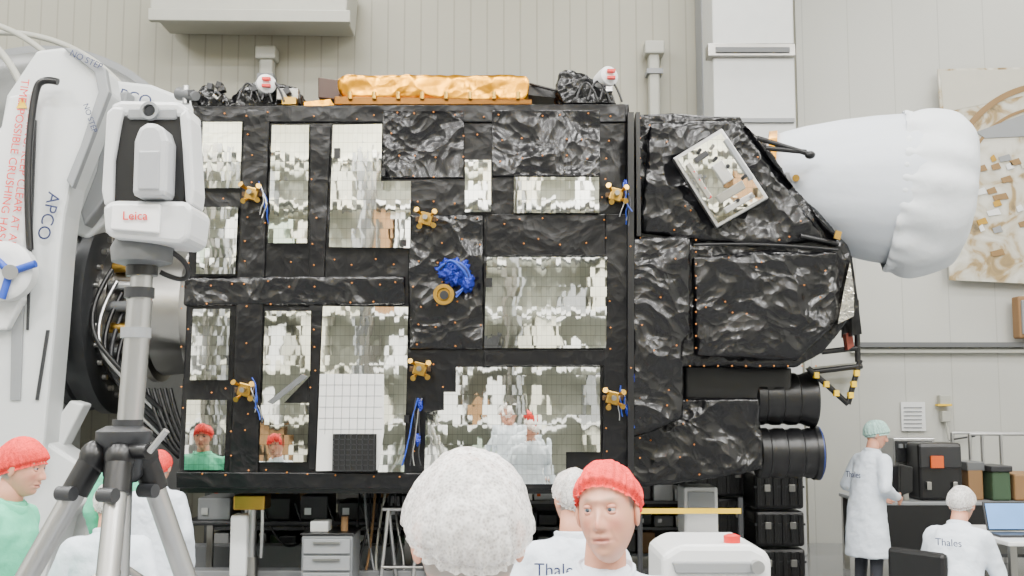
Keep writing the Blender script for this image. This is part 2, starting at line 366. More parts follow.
text('label','NO STEP',W(90,118,8.9),.065,darkblue,e,roll=-70)
text('warning','WARNING! KEEP CLEAR AT ALL\nTIME. POSSIBLE CRUSHING HASARD',W(17,170,8.87),.095,red,e,roll=-96)
prism('warning_sign',[(16,108),(22,97),(27,108)],8.88,.01,yellow,e)
prism('recess_plate',[(12,300),(24,300),(20,400),(10,400)],8.98,.04,lgrey,e)
zc=2.63; yc=10.45
lathe('ring',(-4.15,yc,zc),(1,0,0),[(0,.60),(0,.86),(.06,.93),(.16,.93),(.18,.90),(.30,.90),(.32,.96),(.42,.96),(.46,.90),(.46,.64)],mat('ring_grey',(.05,.052,.055),.35,.5),e,72)
lathe('rotary_head',(-4.9,yc,zc),(1,0,0),[(0,.6),(.3,.75),(.75,.75)],dollyw,e,48)
for k in range(28):
    a=2*math.pi*k/28; p=Vector((-3.69,yc+math.cos(a)*.8,zc+math.sin(a)*.8)); cyl('bolt',p,p+Vector((.04,0,0)),.025,steel,e,seg=8)
lathe('adapter',(-3.7,yc,zc),(1,0,0),[(0,.70),(.08,.70),(.09,.62),(.3,.62),(.32,.66),(.38,.66),(.4,.6),(.7,.58),(.72,.66),(.8,.68),(1.02,.7)],steel,e,64)
for k in range(10):
    a=math.pi*(.55+.09*k); p=Vector((-3.6,yc+math.cos(a)*.68,zc+math.sin(a)*.68)); cyl('clamp',p,p+Vector((.22,0,0)),.05,(brass,alu,grey)[k%3],e,seg=10)
for k in range(7):
    y0=9.7+.05*k
    tube('harness',[(-3.55+.03*k,y0,2.95-.1*k),(-3.75+.04*k,y0-.2,2.5-.12*k),(-3.35+.05*k,y0-.15,2.0-.1*k),(-3.0,y0,1.65-.06*k)],.022,(black,alu,black,dgrey)[k%4],e)
for k in range(5):
    tube('harness_low',[(-3.2+.05*k,9.7,1.9),(-3.0+.04*k,9.6,1.4),(-2.75+.05*k,9.65,1.25),(-2.6+.04*k,9.8,1.6)],.018,black,e)
box('base_box',-5.6,-3.6,9.55,11.7,.12,.9,dollyw,e,.04)
box('pedestal',-5.5,-4.3,9.9,11.1,.9,3.2,dollyw,e,.05)
for y in(9.75,11.4): box('floor_beam',-5.4,.6,y-.1,y+.1,.1,.34,lgrey,e,.01)
for x in(-5.2,-3,.4):
    for y in(9.75,11.4): cyl('wheel',(x-.06,y,.1),(x+.06,y,.1),.1,dgrey,e)
# ---------------------------------------------------------------- satellite
S=empty('satellite')
SY=9.0
body=prism('bus_body',[(193,108),(630,103),(629,489),(177,487)],SY,2.8,mli,S); soften(body,.035,.012,.3,1)
bands=[[(193,106),(626,104),(626,122),(193,122)],[(243,108),(270,108),(258,486),(228,486)],[(184,276),(405,276),(405,306),(182,306)],
 [(382,110),(464,110),(464,178),(412,178),(382,178)],[(408,214),(484,214),(484,350),(408,350)],[(606,214),(630,214),(630,486),(602,486)],
 [(310,126),(331,126),(315,470),(308,470)],[(484,350),(607,350),(607,366),(484,366)],[(176,472),(626,474),(626,490),(176,488)],
 [(486,214),(606,214),(606,256),(486,256)],[(492,110),(600,110),(600,176),(492,176)]]
for i,b in enumerate(bands):
    o=prism('mli_sheet',b,SY-.025-.005*(i%3),.05,mli2 if i in(2,3,4,10) else mli,S,.008)
    if i in(1,2,4): soften(o,.02,.016,.15,1)
mir=[[(203,122),(242,122),(240,188),(201,188)],[(199,207),(238,207),(235,274),(196,274)],[(193,309),(230,309),(228,380),(190,380)],[(187,400),(227,400),(224,470),(184,470)],
 [(272,125),(309,125),(307,243),(268,243)],[(265,311),(311,311),(310,376),(284,403),(262,403)],[(261,403),(309,403),(307,462),(259,462)],
 [(333,125),(382,124),(381,181),(411,181),(410,248),(329,247)],[(323,306),(408,307),(407,374),(320,374)],
 [(465,160),(491,160),(491,212),(465,212)],[(514,177),(599,177),(599,213),(514,213)],
 [(487,257),(607,257),(606,348),(484,348)],[(456,367),(600,367),(600,452),(566,452),(566,484),(424,484),(426,412),(444,410),(444,392),(456,392)]]
for m_ in mir: prism('radiator_mirror',m_,SY-.055,.07,mirror,S)
o=prism('white_radiator',[(320,374),(384,374),(384,432),(378,470),(316,471)],SY-.058,.07,whitetile,S)
prism('radiator_mirror',[(384,374),(407,374),(404,472),(378,472),(384,432)],SY-.056,.07,mirror,S)
wr=mat('vent_black',(.008,.008,.008),.4)
a=W(335,434,SY); b=W(375,470,SY); n=7
pbox('vent_plate',334,434,376,471,SY-.08,.03,wr,S)
vs=[];fs=[]
for i in range(n+1):
    for (x0,x1,z0,z1) in ((a.x+(b.x-a.x)*i/n-.004,a.x+(b.x-a.x)*i/n+.004,b.z,a.z),(a.x,b.x,b.z+(a.z-b.z)*i/n-.004,b.z+(a.z-b.z)*i/n+.004)):
        k=len(vs); vs+=[(x0,SY-.092,z0),(x1,SY-.092,z0),(x1,SY-.092,z1),(x0,SY-.092,z1),(x0,SY-.08,z0),(x1,SY-.08,z0),(x1,SY-.08,z1),(x0,SY-.08,z1)]
        fs+=[(k,k+1,k+2,k+3),(k+4,k+5,k+6,k+7),(k,k+1,k+5,k+4),(k+2,k+3,k+7,k+6),(k+1,k+2,k+6,k+5),(k,k+3,k+7,k+4)]
mk('vent_grid',vs,fs,dgrey,S)
vs=[];fs=[]
for i in range(1,8):
    p=W(320+i*8,374,SY); q=W(318+i*8,434,SY); k=len(vs); vs+=[(p.x-.002,SY-.061,p.z),(p.x+.002,SY-.061,p.z),(q.x+.002,SY-.061,q.z),(q.x-.002,SY-.061,q.z)]; fs.append((k,k+1,k+2,k+3))
for i in range(1,6):
    p=W(320,374+i*11,SY); q=W(383,374+i*11,SY); k=len(vs); vs+=[(p.x,SY-.061,p.z-.002),(q.x,SY-.061,p.z-.002),(q.x,SY-.061,p.z+.002),(p.x,SY-.061,p.z+.002)]; fs.append((k,k+1,k+2,k+3))
mk('tile_joints',vs,fs,lgrey,S)
for x,y,w,h in((334,148,6,10),(381,168,4,8),(404,415,5,8),(486,278,6,9),(400,240,6,6)): pbox('sensor_patch',x,y,x+w,y+h,SY-.07,.03,black,S)
prism('diag_strap',[(302,374),(307,377),(272,404),(267,402)],SY-.08,.05,grey,S)
rq=random.Random(5)
def thr(px,py,s=1,mx_=1,wires=True):
    p=W(px,py,SY-.07)
    box('bracket',p.x-.055*s,p.x+.055*s,p.y-.03,p.y+.05,p.z-.055*s,p.z+.055*s,brass,S,.008,rot=Matrix.Rotation(.25,3,'Y'))
    for dx,dz in((-.045,.04),(.05,.03),(-.03,-.05),(.045,-.045)):
        q=p+Vector((dx*s,-.03,dz*s)); cyl('nozzle',q,q+Vector((dx*.6,-.08,dz*.6)),.010*s,brass,S,r2=.024*s,seg=12)
    cyl('valve',p+Vector((0,-.03,0)),p+Vector((0,-.11,0)),.022*s,steel,S,seg=12)
    box('foot',p.x-.09*s,p.x+.09*s,p.y,p.y+.04,p.z-.02,p.z+.02,mat('bracket_dark',(.10,.06,.03),.4,.6),S,.004)
    if wires:
        for k in range(5):
            q=p+Vector((mx_*(.06+.012*k),-.03,.10-.03*k)); pts=[q]
            for j in range(5): pts.append(pts[-1]+Vector((mx_*rq.uniform(-.025,.035),rq.uniform(-.02,.02),-.05)))
            tube('feed_wire',pts,.005,(blue,alu,alu,blue,dgrey)[k],S)
for px,py,w_ in((252,194,1),(426,219,0),(616,195,1),(420,369,0),(245,390,1),(613,398,1)): thr(px,py,.95,1,bool(w_))
p=W(454,272,SY-.08)
ell('blue_wrap',p,(.12,.06,.09),bluef,S,40,fn=lambda d:.6*noise.noise(d*3.1)+.3*noise.noise(d*7))
ell('blue_wrap',p+Vector((.11,-.02,-.09)),(.055,.05,.075),bluef,S,32,fn=lambda d:.5*noise.noise(d*4)+.2*noise.noise(d*9))
for k in range(4): tube('loop_cable',[p+Vector((-.13+.02*k,-.02,.02)),p+Vector((-.05,-.1-.01*k,.09+.01*k)),p+Vector((.1,-.08,.05-.02*k)),p+Vector((.15-.01*k,-.03,-.1)),p+Vector((.02,-.05,-.18-.01*k))],.009,(blue,dgrey,bluef,blue)[k],S)
lathe('port_ring',W(444,295,SY-.08),(0,-1,0),[(0,.085),(.05,.085),(.05,.055),(.02,.05)],brass,S,24); cyl('port_core',W(444,295,SY-.08),W(444,295,SY-.15),.035,dgrey,S)
for x,y in((420,405),(418,440),(632,378),(628,410),(626,186)):
    ell('blue_tie',W(x,y,SY-.07),(.022,.025,.05),bluef,S,18,fn=lambda d:.5*noise.noise(d*3))
for k in range(4):
    pts=[W(416+k*2,398,SY-.08)]
    for j in range(6): pts.append(pts[-1]+Vector((rq.uniform(-.03,.03),0,-.09)))
    tube('port_wire',pts,.005,(dgrey,blue,dgrey,alu)[k],S)
def inside(x,y,poly):
    c=False;n=len(poly);j=n-1
    for i in range(n):
        xi,yi=poly[i];xj,yj=poly[j]
        if (yi>y)!=(yj>y) and x<(xj-xi)*(y-yi)/(yj-yi)+xi: c=not c
        j=i
    return c
def dots(name,pts,r=.0088):
    vs=[];fs=[]
    for p in pts:
        k=len(vs)
        for d in((1,0,0),(0,0,1),(-1,0,0),(0,0,-1)): vs.append(p+Vector(d)*r)
        vs.append(p+Vector((0,-r*1.2,0))); vs.append(p+Vector((0,.02,0)))
        for i in range(4): fs+=[(k+i,k+(i+1)%4,k+4),(k+(i+1)%4,k+i,k+5)]
    mk(name,vs,fs,orangedot,S)
pts=[]
allm=mir+[[(316,374),(407,374),(404,472),(316,472)]]
y=116
while y<484:
    x=186
    while x<626:
        xx=x+random.uniform(-5,5); yy=y+random.uniform(-4,4)
        if not any(inside(xx+dx,yy+dy,q) for q in allm for dx in(-3,3) for dy in(-3,3)) and random.random()<.85: pts.append(W(xx,yy,SY-.045))
        x+=21
    y+=21
dots('stitch_buttons',pts)
PP=[('payload_upper',[(634,112),(740,117),(757,140),(800,192),(850,246),(853,262),(850,320),(824,352),(796,367),(686,367),(634,380)],9.08,1.9,mli2,.04),
 ('payload_side_box',[(628,236),(690,236),(692,330),(684,342),(684,418),(655,430),(628,440)],8.92,.5,mli2,.03),
 ('payload_flap',[(694,256),(760,250),(838,252),(842,318),(800,360),(696,356)],8.98,.3,mli2,.035),
 ('payload_top_flap',[(650,122),(738,120),(790,190),(826,240),(760,246),(700,240),(640,232)],9.02,.3,mli2,.035),
 ('payload_lower',[(628,426),(684,398),(760,398),(766,470),(700,482),(628,489)],9.15,1.2,mli2,.05),
 ('payload_shelf',[(684,362),(792,368),(792,404),(684,404)],9.35,1.2,black,0),
 ('payload_corner',[(740,118),(770,150),(826,230),(852,250),(836,236),(770,160)],9.0,.6,mli2,.03)]
for nm,pl,Y,d,m_,am in PP:
    o=prism(nm,pl,Y,d,m_,S); soften(o,.03,am,.25,1)
pts=[]
for nm,pl,Y,d,m_,am in PP[1:5]:
    for k in range(300):
        x=random.uniform(630,850);y=random.uniform(115,485)
        if inside(x,y,pl) and random.random()<.16: pts.append(W(x,y,Y-.025))
for i in range(18): pts.append(W(640,118+i*20,8.93)); 
for i in range(10): pts.append(W(696,240+i*12,8.93)); pts.append(W(690+i*14,366,8.95))
dots('payload_stitches',pts)
for pl in([(628,112),(634,112),(634,486),(628,486)],[(636,112),(640,112),(641,236),(637,236)],):
    prism('edge_tape',pl,8.9,.1,black,S)
tube('seam_cord',[W(694,245,8.94),W(760,242,8.96),W(838,250,8.98)],.012,black,S)
prism('instrument_plate',[(673,158),(722,128),(769,198),(717,228)],8.86,.07,alu,S,.01)
prism('instrument_panel',[(678,159),(721,133),(764,197),(718,223)],8.84,.03,mirror,S)
for pl,m_ in(([(694,158),(706,150),(709,155),(697,163)],dgrey),([(712,166),(722,160),(734,178),(724,184)],alu),([(716,196),(742,180),(746,188),(721,203)],steel),([(724,208),(752,192),(755,197),(727,213)],alu),([(686,165),(690,162),(712,196),(708,199)],steel),([(724,140),(728,138),(754,178),(750,180)],lgrey)):
    prism('panel_part',pl,8.81,.04,m_,S,.004)
for x,y in((700,150),(713,146),(716,158),(728,166),(738,200),(700,176),(745,176),(752,196)): cyl('panel_connector',W(x,y,8.84),W(x,y,8.79),.016,(alu,dgrey,dgrey,steel)[(x+y)%4],S,seg=10)
for k in range(4): cyl('panel_spot',W(694+k*5.5,172+k*8.2,8.83),W(694+k*5.5,172+k*8.2,8.81),.010,red,S,seg=8)
for (a,b) in(((757,138),(812,155)),((765,148),(806,152)),((800,236),(838,244))): cyl('strut',W(*a,9.0),W(*b,9.05),.022,black,S,seg=12)
ell('strut_end',W(810,155,9.03),(.045,.045,.035),black,S)
c=W(768,184,9.75); x2=W(914,190,9.5)
ax=(x2-c); ln=ax.length; ax.normalize()
def rp(i,a,r): return .005*math.sin(9*a+i*.7)+.003*math.sin(23*a+i)
lathe('telescope_baffle',c,ax,[(-.1,.35),(0,.42),(.12,.465),(.3,.52),(.6,.59),(.9,.64),(ln,.675),(ln+.1,.69)],clothc,S,72,rip=rp,split=0)
lathe('baffle_flange',c+ax*.0,ax,[(-.02,.45),(-.02,.47),(.05,.48),(.05,.45)],gold,S,48,closed=False)
lathe('baffle_base',c-ax*.35,ax,[(0,.40),(.2,.42),(.36,.38)],black,S,40)
prof=[(-.05,.675),(-.02,.70),(.01,.69),(.04,.70),(.08,.72),(.13,.73),(.19,.735),(.26,.73),(.33,.715),(.40,.69),(.46,.655),(.52,.60),(.56,.52),(.585,.42),(.6,.3),(.61,.15),(.613,.01)]
def sstep(x): x=max(0,min(1,x)); return x*x*(3-2*x)
def rc(i,a,r):
    k=sstep(1-i/6) 
    return .014*math.sin(31*a+2*math.sin(4*a))*k+.010*math.sin(13*a+1.3*math.sin(3*a)+i*.10)+r*.08*noise.noise(Vector((math.cos(a)*1.4,math.sin(a)*1.4,i*.14)))+r*.04*noise.noise(Vector((math.cos(a)*4,math.sin(a)*4,i*.25)))
cax=Vector((ax.x,ax.y,ax.z-.06)).normalized()
o=lathe('baffle_cloth_cover',c+ax*(ln-.13),cax,prof,clothw,S,160,rip=rc,closed=False,split=0)
sb_=o.modifiers.new('sub','SUBSURF'); sb_.levels=1; sb_.render_levels=1
pbox('baffle_bracket',785,172,806,183,9.24,.1,lgrey,S,.01); pbox('baffle_lug',802,168,815,187,9.22,.1,steel,S,.01); cyl('baffle_pin',W(796,178,9.24),W(796,178,9.12),.03,brass,S)
for (x0,x1,yy,r) in((752,812,399,.225),(756,817,453,.215)):
    a=W(x0,yy,9.55); b=W(x1,yy,9.55); l=(b-a).length
    pr=[(0,r*.9)]; k=0
    while k<l-.1:
        pr+=[(k+.02,r),(k+.09,r),(k+.1,r*.95),(k+.13,r*.95)]; k+=.14
    pr+=[(l-.04,r*1.06),(l,r*1.08),(l,r*.8),(l-.2,r*.7)]
    lathe('star_tracker_baffle',a,(1,0,0),pr,black,S,40)
    lathe('baffle_collar',b+Vector((-.0,0,0)),(1,0,0),[(0,r*1.08),(.01,r*1.08),(.01,r*1.0)],mat('rim_blue',(.02,.04,.18),.4) if yy>430 else dgrey,S,40,closed=False)
    box('mount',a.x-.3,a.x+.15,9.4,9.9,a.z-.12,a.z+.1,black,S,.02)
tr=[((856,300),(858,362)),((808,368),(848,404)),((848,404),(860,360)),((812,372),(862,366)),((840,316),(858,330)),((822,352),(858,348))]
for a,b in tr: cyl('truss_bar',W(*a,9.3),W(*b,9.3),.024,black,S,seg=10)
for a,b in tr[1:3]:
    for t in(.2,.45,.7): 
        p=W(a[0]+(b[0]-a[0])*t,a[1]+(b[1]-a[1])*t,9.28); box('yellow_mark',p.x-.02,p.x+.02,p.y-.03,p.y+.03,p.z-.025,p.z+.025,yellow,S)
prism('side_foil',[(850,262),(854,290),(854,316),(838,324),(844,290)],8.94,.1,silverf,S)
prism('side_black',[(852,256),(858,300),(862,334),(852,336)],9.1,.3,mli,S)
prism('red_cap_part',[(846,334),(852,330),(854,346),(848,350)],9.2,.1,mat('dull_red',(.25,.05,.03),.5),S)
prism('back_plate',[(806,368),(858,362),(858,380),(850,404),(846,402)],9.45,.04,offw,S)
prism('yellow_tag',[(836,230),(842,232),(840,240),(834,238)],8.95,.02,brass,S)
o=prism('gold_blanket',[(338,78),(345,74),(526,74),(530,80),(529,96),(524,101),(344,98),(338,92)],9.5,1.2,gold,S); soften(o,.03,.05,.15,1)
o=prism('gold_base',[(334,96),(532,99),(532,105),(334,105)],9.4,1.3,mat('copper_dark',(.18,.08,.02),.3,1),S,.01)
for k in range(8): cyl('gold_edge_clip',W(350+k*24,92,9.38),W(350+k*24,99,9.38),.02,brass,S,seg=8)
for pl in([(304,102),(330,99),(334,105),(304,107)],): prism('gold_strip',pl,9.2,.5,gold,S)
for nm,pl in(('top_black_left',[(230,96),(250,82),(278,84),(298,88),(302,106),(228,108)]),('top_black_far_left',[(190,96),(205,84),(222,92),(230,107),(190,108)]),('top_black_right',[(560,72),(574,69),(590,76),(608,84),(617,104),(564,104),(556,90)])):
    o=prism(nm,pl,9.3,.6,mli2,S); soften(o,.025,.07,.1,1)
o=prism('top_dark_box',[(318,77),(340,80),(340,100),(318,98)],9.8,.5,mat('dark_brown',(.05,.022,.012),.5),S,.01)
prism('top_rail',[(520,84),(558,90),(558,98),(520,94)],9.6,.3,black,S)
for x,y in((265,86),(606,78)):
    p=W(x,y,9.25); lathe('drum',p,(.5,-1,.1),[(-.1,.07),(0,.085),(.06,.085),(.08,.06),(.09,.02)],white,S,24); 
    for dz in(-.03,.03): box('drum_mark',p.x+.0,p.x+.07,p.y-.13,p.y-.08,p.z+dz-.01,p.z+dz+.012,red,S)
pbox('top_connector',276,88,298,100,9.25,.1,steel,S,.01); pbox('top_connector',282,97,296,104,9.2,.1,brass,S)
for k in range(10):
    x=random.choice((random.uniform(235,300),random.uniform(562,612),random.uniform(192,228))); p=W(x,random.uniform(84,98),9.22); box('small_fitting',p.x-.03,p.x+.03,p.y-.03,p.y+.05,p.z-.025,p.z+.025,random.choice((steel,dgrey,black,alu,dgrey)),S,.006,rot=Matrix.Rotation(k,3,'Y'))
for k in range(6):
    x0=(238,570)[k%2]+k*6; tube('top_harness',[W(x0,100,9.2),W(x0+6,80-k,9.25),W(x0+18,88,9.2),W(x0+22,102,9.2)],.01,black,S)
cyl('top_horn',W(180,94,9.4),W(196,96,9.2),.06,grey,S,r2=.04); cyl('top_horn_pin',W(186,86,9.3),W(186,104,9.3),.03,alu,S)
tube('top_cable',[W(530,84,9.6),W(545,88,9.5),W(562,92,9.4)],.012,black,S)
prism('keel',[(180,486),(628,488),(628,494),(180,493)],9.1,2.4,black,S)
# ---------------------------------------------------------------- laser tracker
T=empty('laser_tracker'); TY=3.2
trk=mat('tracker_white',(.62,.63,.64),.3)
def tb(n_,x0,y0,x1,y1,dy,d,m_,bev=.012): return pbox(n_,x0,y0,x1,y1,TY+dy,d,m_,T,bev)
prism('yoke_left',[(106,112),(112,106),(124,107),(120,125),(114,160),(113,202),(104,206),(101,190)],TY-.09,.2,trk,T,.008)
prism('yoke_right',[(179,114),(186,108),(190,118),(194,190),(192,206),(185,202),(182,150)],TY-.09,.12,trk,T,.008)
prism('yoke_bridge',[(110,104),(120,100),(178,101),(188,108),(187,117),(112,116)],TY-.08,.15,trk,T,.012)
prism('front_body',[(102,206),(112,200),(186,201),(192,208),(188,238),(180,244),(112,238),(104,232)],TY-.12,.2,trk,T,.014)
prism('label_panel',[(112,204),(160,204),(158,233),(110,229)],TY-.135,.03,mat('panel_white',(.85,.85,.85),.3),T,.004)
text('label','Leica',W(135,216,TY-.139),.035,red,T)
tb('black_core',114,116,184,204,-.075,.12,black,.004)
prism('sensor_head',[(133,140),(138,126),(146,122),(156,122),(163,128),(167,140),(165,196),(131,196)],TY-.16,.14,mat('tracker_grey2',(.46,.47,.49),.3),T,.016)
prism('sensor_face',[(138,150),(160,150),(159,190),(137,190)],TY-.165,.02,mat('tracker_grey3',(.36,.37,.39),.3),T,.006)
lathe('aperture',W(151,112,TY-.08),(0,-1,0),[(0,.026),(.02,.026),(.02,.018),(.005,.016)],lgrey,T,28); cyl('lens',W(151,112,TY-.08),W(151,112,TY-.095),.017,dgrey,T)
pbox('handle',128,108,176,119,TY-.085,.03,lgrey,T,.005)
lathe('base_drum',W(142,266,TY),(0,0,1),[(0,.05),(.01,.085),(.05,.09),(.08,.075)],grey,T,40)
cyl('base_neck',W(142,276,TY),W(142,262,TY),.045,black,T)
tube('tracker_cable',[W(168,250,TY),W(190,262,TY+.05),W(186,285,TY+.08),W(160,272,TY+.05)],.008,black,T)
st=W(142,274,TY); hx=W(124,440,TY)
cyl('mast_upper',st,W(139,340,TY),.031,alu,T)
cyl('mast',W(140,300,TY),W(126,470,TY),.036,alu,T,seg=28)
for yy in(298,338,430): lathe('mast_collar',W(140-(yy-290)*.09,yy,TY),(0,0,1),[(0,.043),(.03,.043)],dgrey if yy!=338 else lgrey,T,28)
hub=Vector((hx.x,TY,hx.z))
lathe('tripod_hub',hub,(0,0,1),[(-.12,.04),(-.1,.055),(-.02,.06),(0,.078),(.025,.078),(.04,.05)],dgrey,T,32)
lathe('crank',hub+Vector((.04,-.05,-.03)),(1,-.4,0),[(0,.022),(.06,.022)],black,T); cyl('crank_arm',hub+Vector((.10,-.08,-.03)),hub+Vector((.15,-.09,.03)),.009,alu,T)
for (dx,dy) in((-.84,-.25),(.10,-.62),(.52,.42)):
    d=Vector((dx,dy,-(hub.z-.05))); top=hub+Vector((dx*.09,dy*.09,-.05)); ft=hub+d
    j=top+(ft-top)*.06
    ell('leg_joint',top,(.042,.042,.05),black,T); cyl('leg_sleeve',top,j,.038,black,T); cyl('leg_outer',j,top+(ft-top)*.55,.031,alu,T)
    cyl('leg_clamp',top+(ft-top)*.53,top+(ft-top)*.58,.042,black,T); cyl('leg_inner',top+(ft-top)*.55,ft,.024,alu,T); cyl('foot_pad',ft-Vector((0,0,.05)),ft,.05,black,T)
    cyl('leg_knob',j+Vector((-.03,-.04,0)),j+Vector((.02,-.06,0)),.02,dgrey,T); cyl('brace',hub+Vector((0,0,-.35)),top+(ft-top)*.3,.010,steel,T)
cyl('centre_tube',hub-Vector((0,0,.4)),hub,.028,alu,T)
# ---------------------------------------------------------------- people
def soup(items):
    vs=[];fs=[]
    def sph(c,r):
        k=len(vs); ns=14;nr=8
        for i in range(nr+1):
            t=math.pi*i/nr
            for q in range(ns):
                a=2*math.pi*q/ns
                vs.append(Vector(c)+Vector((math.sin(t)*math.cos(a)*r[0],math.sin(t)*math.sin(a)*r[1],math.cos(t)*r[2])))
        for i in range(nr):
            for q in range(ns): fs.append((k+i*ns+q,k+(i+1)*ns+q,k+(i+1)*ns+(q+1)%ns,k+i*ns+(q+1)%ns))
    for itx in items:
        if itx[0]=='s': sph(itx[1],itx[2])
        elif itx[0]=='c':
            _,p,q,r1,r2=itx; p=Vector(p);q=Vector(q); ax,u,v=basis(q-p); l=(q-p).length; k=len(vs); ns=16
            for h,r in((0,r1),(l*.5,(r1+r2)/2*1.03),(l,r2)):
                for a in range(ns):
                    t=2*math.pi*a/ns; vs.append(p+ax*h+(u*math.cos(t)+v*math.sin(t))*r)
            for i in range(2):
                for a in range(ns): fs.append((k+i*ns+a,k+i*ns+(a+1)%ns,k+(i+1)*ns+(a+1)%ns,k+(i+1)*ns+a))
            fs.append(tuple(range(k+ns-1,k-1,-1))); fs.append(tuple(range(k+2*ns,k+3*ns)))
            sph(p,(r1,r1,r1)); sph(q,(r2,r2,r2))
        elif itx[0]=='l':
            k=len(vs); ns=28; R=itx[1]
            for (cx,cy,cz,rx,ry) in R:
                for a in range(ns):
                    t=2*math.pi*a/ns; vs.append(Vector((cx+math.cos(t)*rx,cy+math.sin(t)*ry,cz)))
            for i in range(len(R)-1):
                for a in range(ns): fs.append((k+i*ns+a,k+i*ns+(a+1)%ns,k+(i+1)*ns+(a+1)%ns,k+(i+1)*ns+a))
            fs.append(tuple(range(k+ns-1,k-1,-1))); fs.append(tuple(range(k+(len(R)-1)*ns,k+len(R)*ns)))
    return vs,fs
def headmesh():
    NL,NR=144,116; vs=[];cols=[]
    g=lambda x,s: math.exp(-(x/s)**2)
    for i in range(NR+1):
        t=math.pi*i/NR
        for k in range(NL):
            a=2*math.pi*k/NL; d=Vector((math.sin(t)*math.cos(a),math.sin(t)*math.sin(a),math.cos(t)))
            x,y,z=d.x*.076,d.y*.098,d.z*.128
            s=sstep((-z-.02)/.10)
            x*=1-.16*s; 
            if d.y>0: y*=1-.45*s
            else: y*=1+.26*s-.05
            f=sstep(max(0,-d.y)*1.6)
            ax_=abs(x)
            nz=sstep((.022-z)/.05) if z>-.032 else sstep((z+.045)/.012)
            w=.0078+.007*sstep((-.008-z)/.022)
            dy=-.025*nz*g(x,w)
            dy-=.007*g(z-.035,.010)*g(x,.048)
            dy+=.012*g(ax_-.031,.014)*g(z-.013,.011)
            dy-=.005*g(ax_-.046,.018)*g(z+.018,.018)
            dy+=.003*g(ax_-.043,.012)*g(z+.058,.02)
            dy-=.006*g(z+.057,.006)*g(x,.021)+.007*g(z+.072,.006)*g(x,.019)
            dy+=.006*g(z+.0645,.003)*g(x,.024)
            dy+=.003*g(z+.086,.007)*g(x,.02)
            dy-=.009*g(z+.106,.015)*g(x,.026)
            y+=dy*f
            vs.append((x,y,z))
            col=Vector((.66,.33,.22))
            col=col.lerp(Vector((.64,.20,.14)),.55*f*g(ax_-.04,.02)*g(z+.025,.025)+.5*f*g(x,.014)*g(z+.024,.014))
            col=col.lerp(Vector((.50,.15,.12)),.7*f*g(z+.065,.009)*sstep((.026-ax_)/.006))
            col=col.lerp(Vector((.14,.04,.035)),.8*f*g(z+.0645,.0024)*sstep((.026-ax_)/.006))
            col=col.lerp(Vector((.27,.19,.14)),.75*f*g(z-.0365,.0045)*g(ax_-.032,.015))
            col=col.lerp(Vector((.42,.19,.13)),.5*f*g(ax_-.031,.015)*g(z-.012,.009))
            col=col.lerp(Vector((.34,.14,.10)),.6*f*g(z+.045,.0035)*g(ax_-.009,.005))
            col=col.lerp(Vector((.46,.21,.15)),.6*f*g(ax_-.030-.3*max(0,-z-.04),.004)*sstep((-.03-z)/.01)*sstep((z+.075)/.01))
            hb=sstep((y-.005)/.02)*sstep((z+.062)/.02)
            if abs(x)>.058: hb=max(hb,sstep((y+.035)/.01)*sstep((z-.0)/.015))
            col=col.lerp(Vector((.28,.24,.21)),hb)
            cols.append(col)
    fs=[]
    for i in range(NR):
        for k in range(NL): fs.append((i*NL+k,(i+1)*NL+k,(i+1)*NL+(k+1)%NL,i*NL+(k+1)%NL))
    me=bpy.data.meshes.new('head'); me.from_pydata(vs,[],fs); me.update()
    ca=me.color_attributes.new('col','FLOAT_COLOR','POINT')
    for i,c in enumerate(cols): ca.data[i].color=(*c,1)
    for p in me.polygons: p.use_smooth=True
    me.materials.append(skinm); return me
HEAD=headmesh()
def handmesh():
    it=[('s',(0,0,-.045),(.013,.040,.048)),('c',(0,0,.02),(0,0,-.02),.022,.026),('s',(0,-.012,-.06),(.013,.028,.03)),('s',(0,.012,-.06),(.013,.028,.03))]
    for y,l,c in((-.030,.072,.25),(-.010,.082,.3),(.011,.076,.35),(.031,.060,.4)):
        p=Vector((0,y,-.075)); r=.0092; a=c*.5
        for q in range(3):
            n_=p+Vector((-math.sin(a),(y*.12),-math.cos(a)))*l*(.45,.32,.25)[q]; it.append(('c',p,n_,r,r*.9)); p=n_; r*=.9; a+=c*1.5
    p=Vector((-.004,-.030,-.03))
    for q,(dx,dy,dz,r) in enumerate(((-.012,-.026,-.024,.0125),(-.012,-.010,-.028,.0105),(-.008,-.002,-.022,.009))):
        n_=p+Vector((dx,dy,dz)); it.append(('c',p,n_,r,r*.92)); p=n_
    vs,fs=soup(it)
    o=mk('hand_tmp',vs,fs,skin2,None)
    r=o.modifiers.new('r','REMESH'); r.mode='VOXEL'; r.voxel_size=.0035; r.use_smooth_shade=True
    s=o.modifiers.new('s','SMOOTH'); s.iterations=2
    bpy.context.view_layer.update()
    me=bpy.data.meshes.new_from_object(o.evaluated_get(bpy.context.evaluated_depsgraph_get())); bpy.data.objects.remove(o)
    for p_ in me.polygons: p_.use_smooth=True
    me.name='hand'; return me
HAND=handmesh()
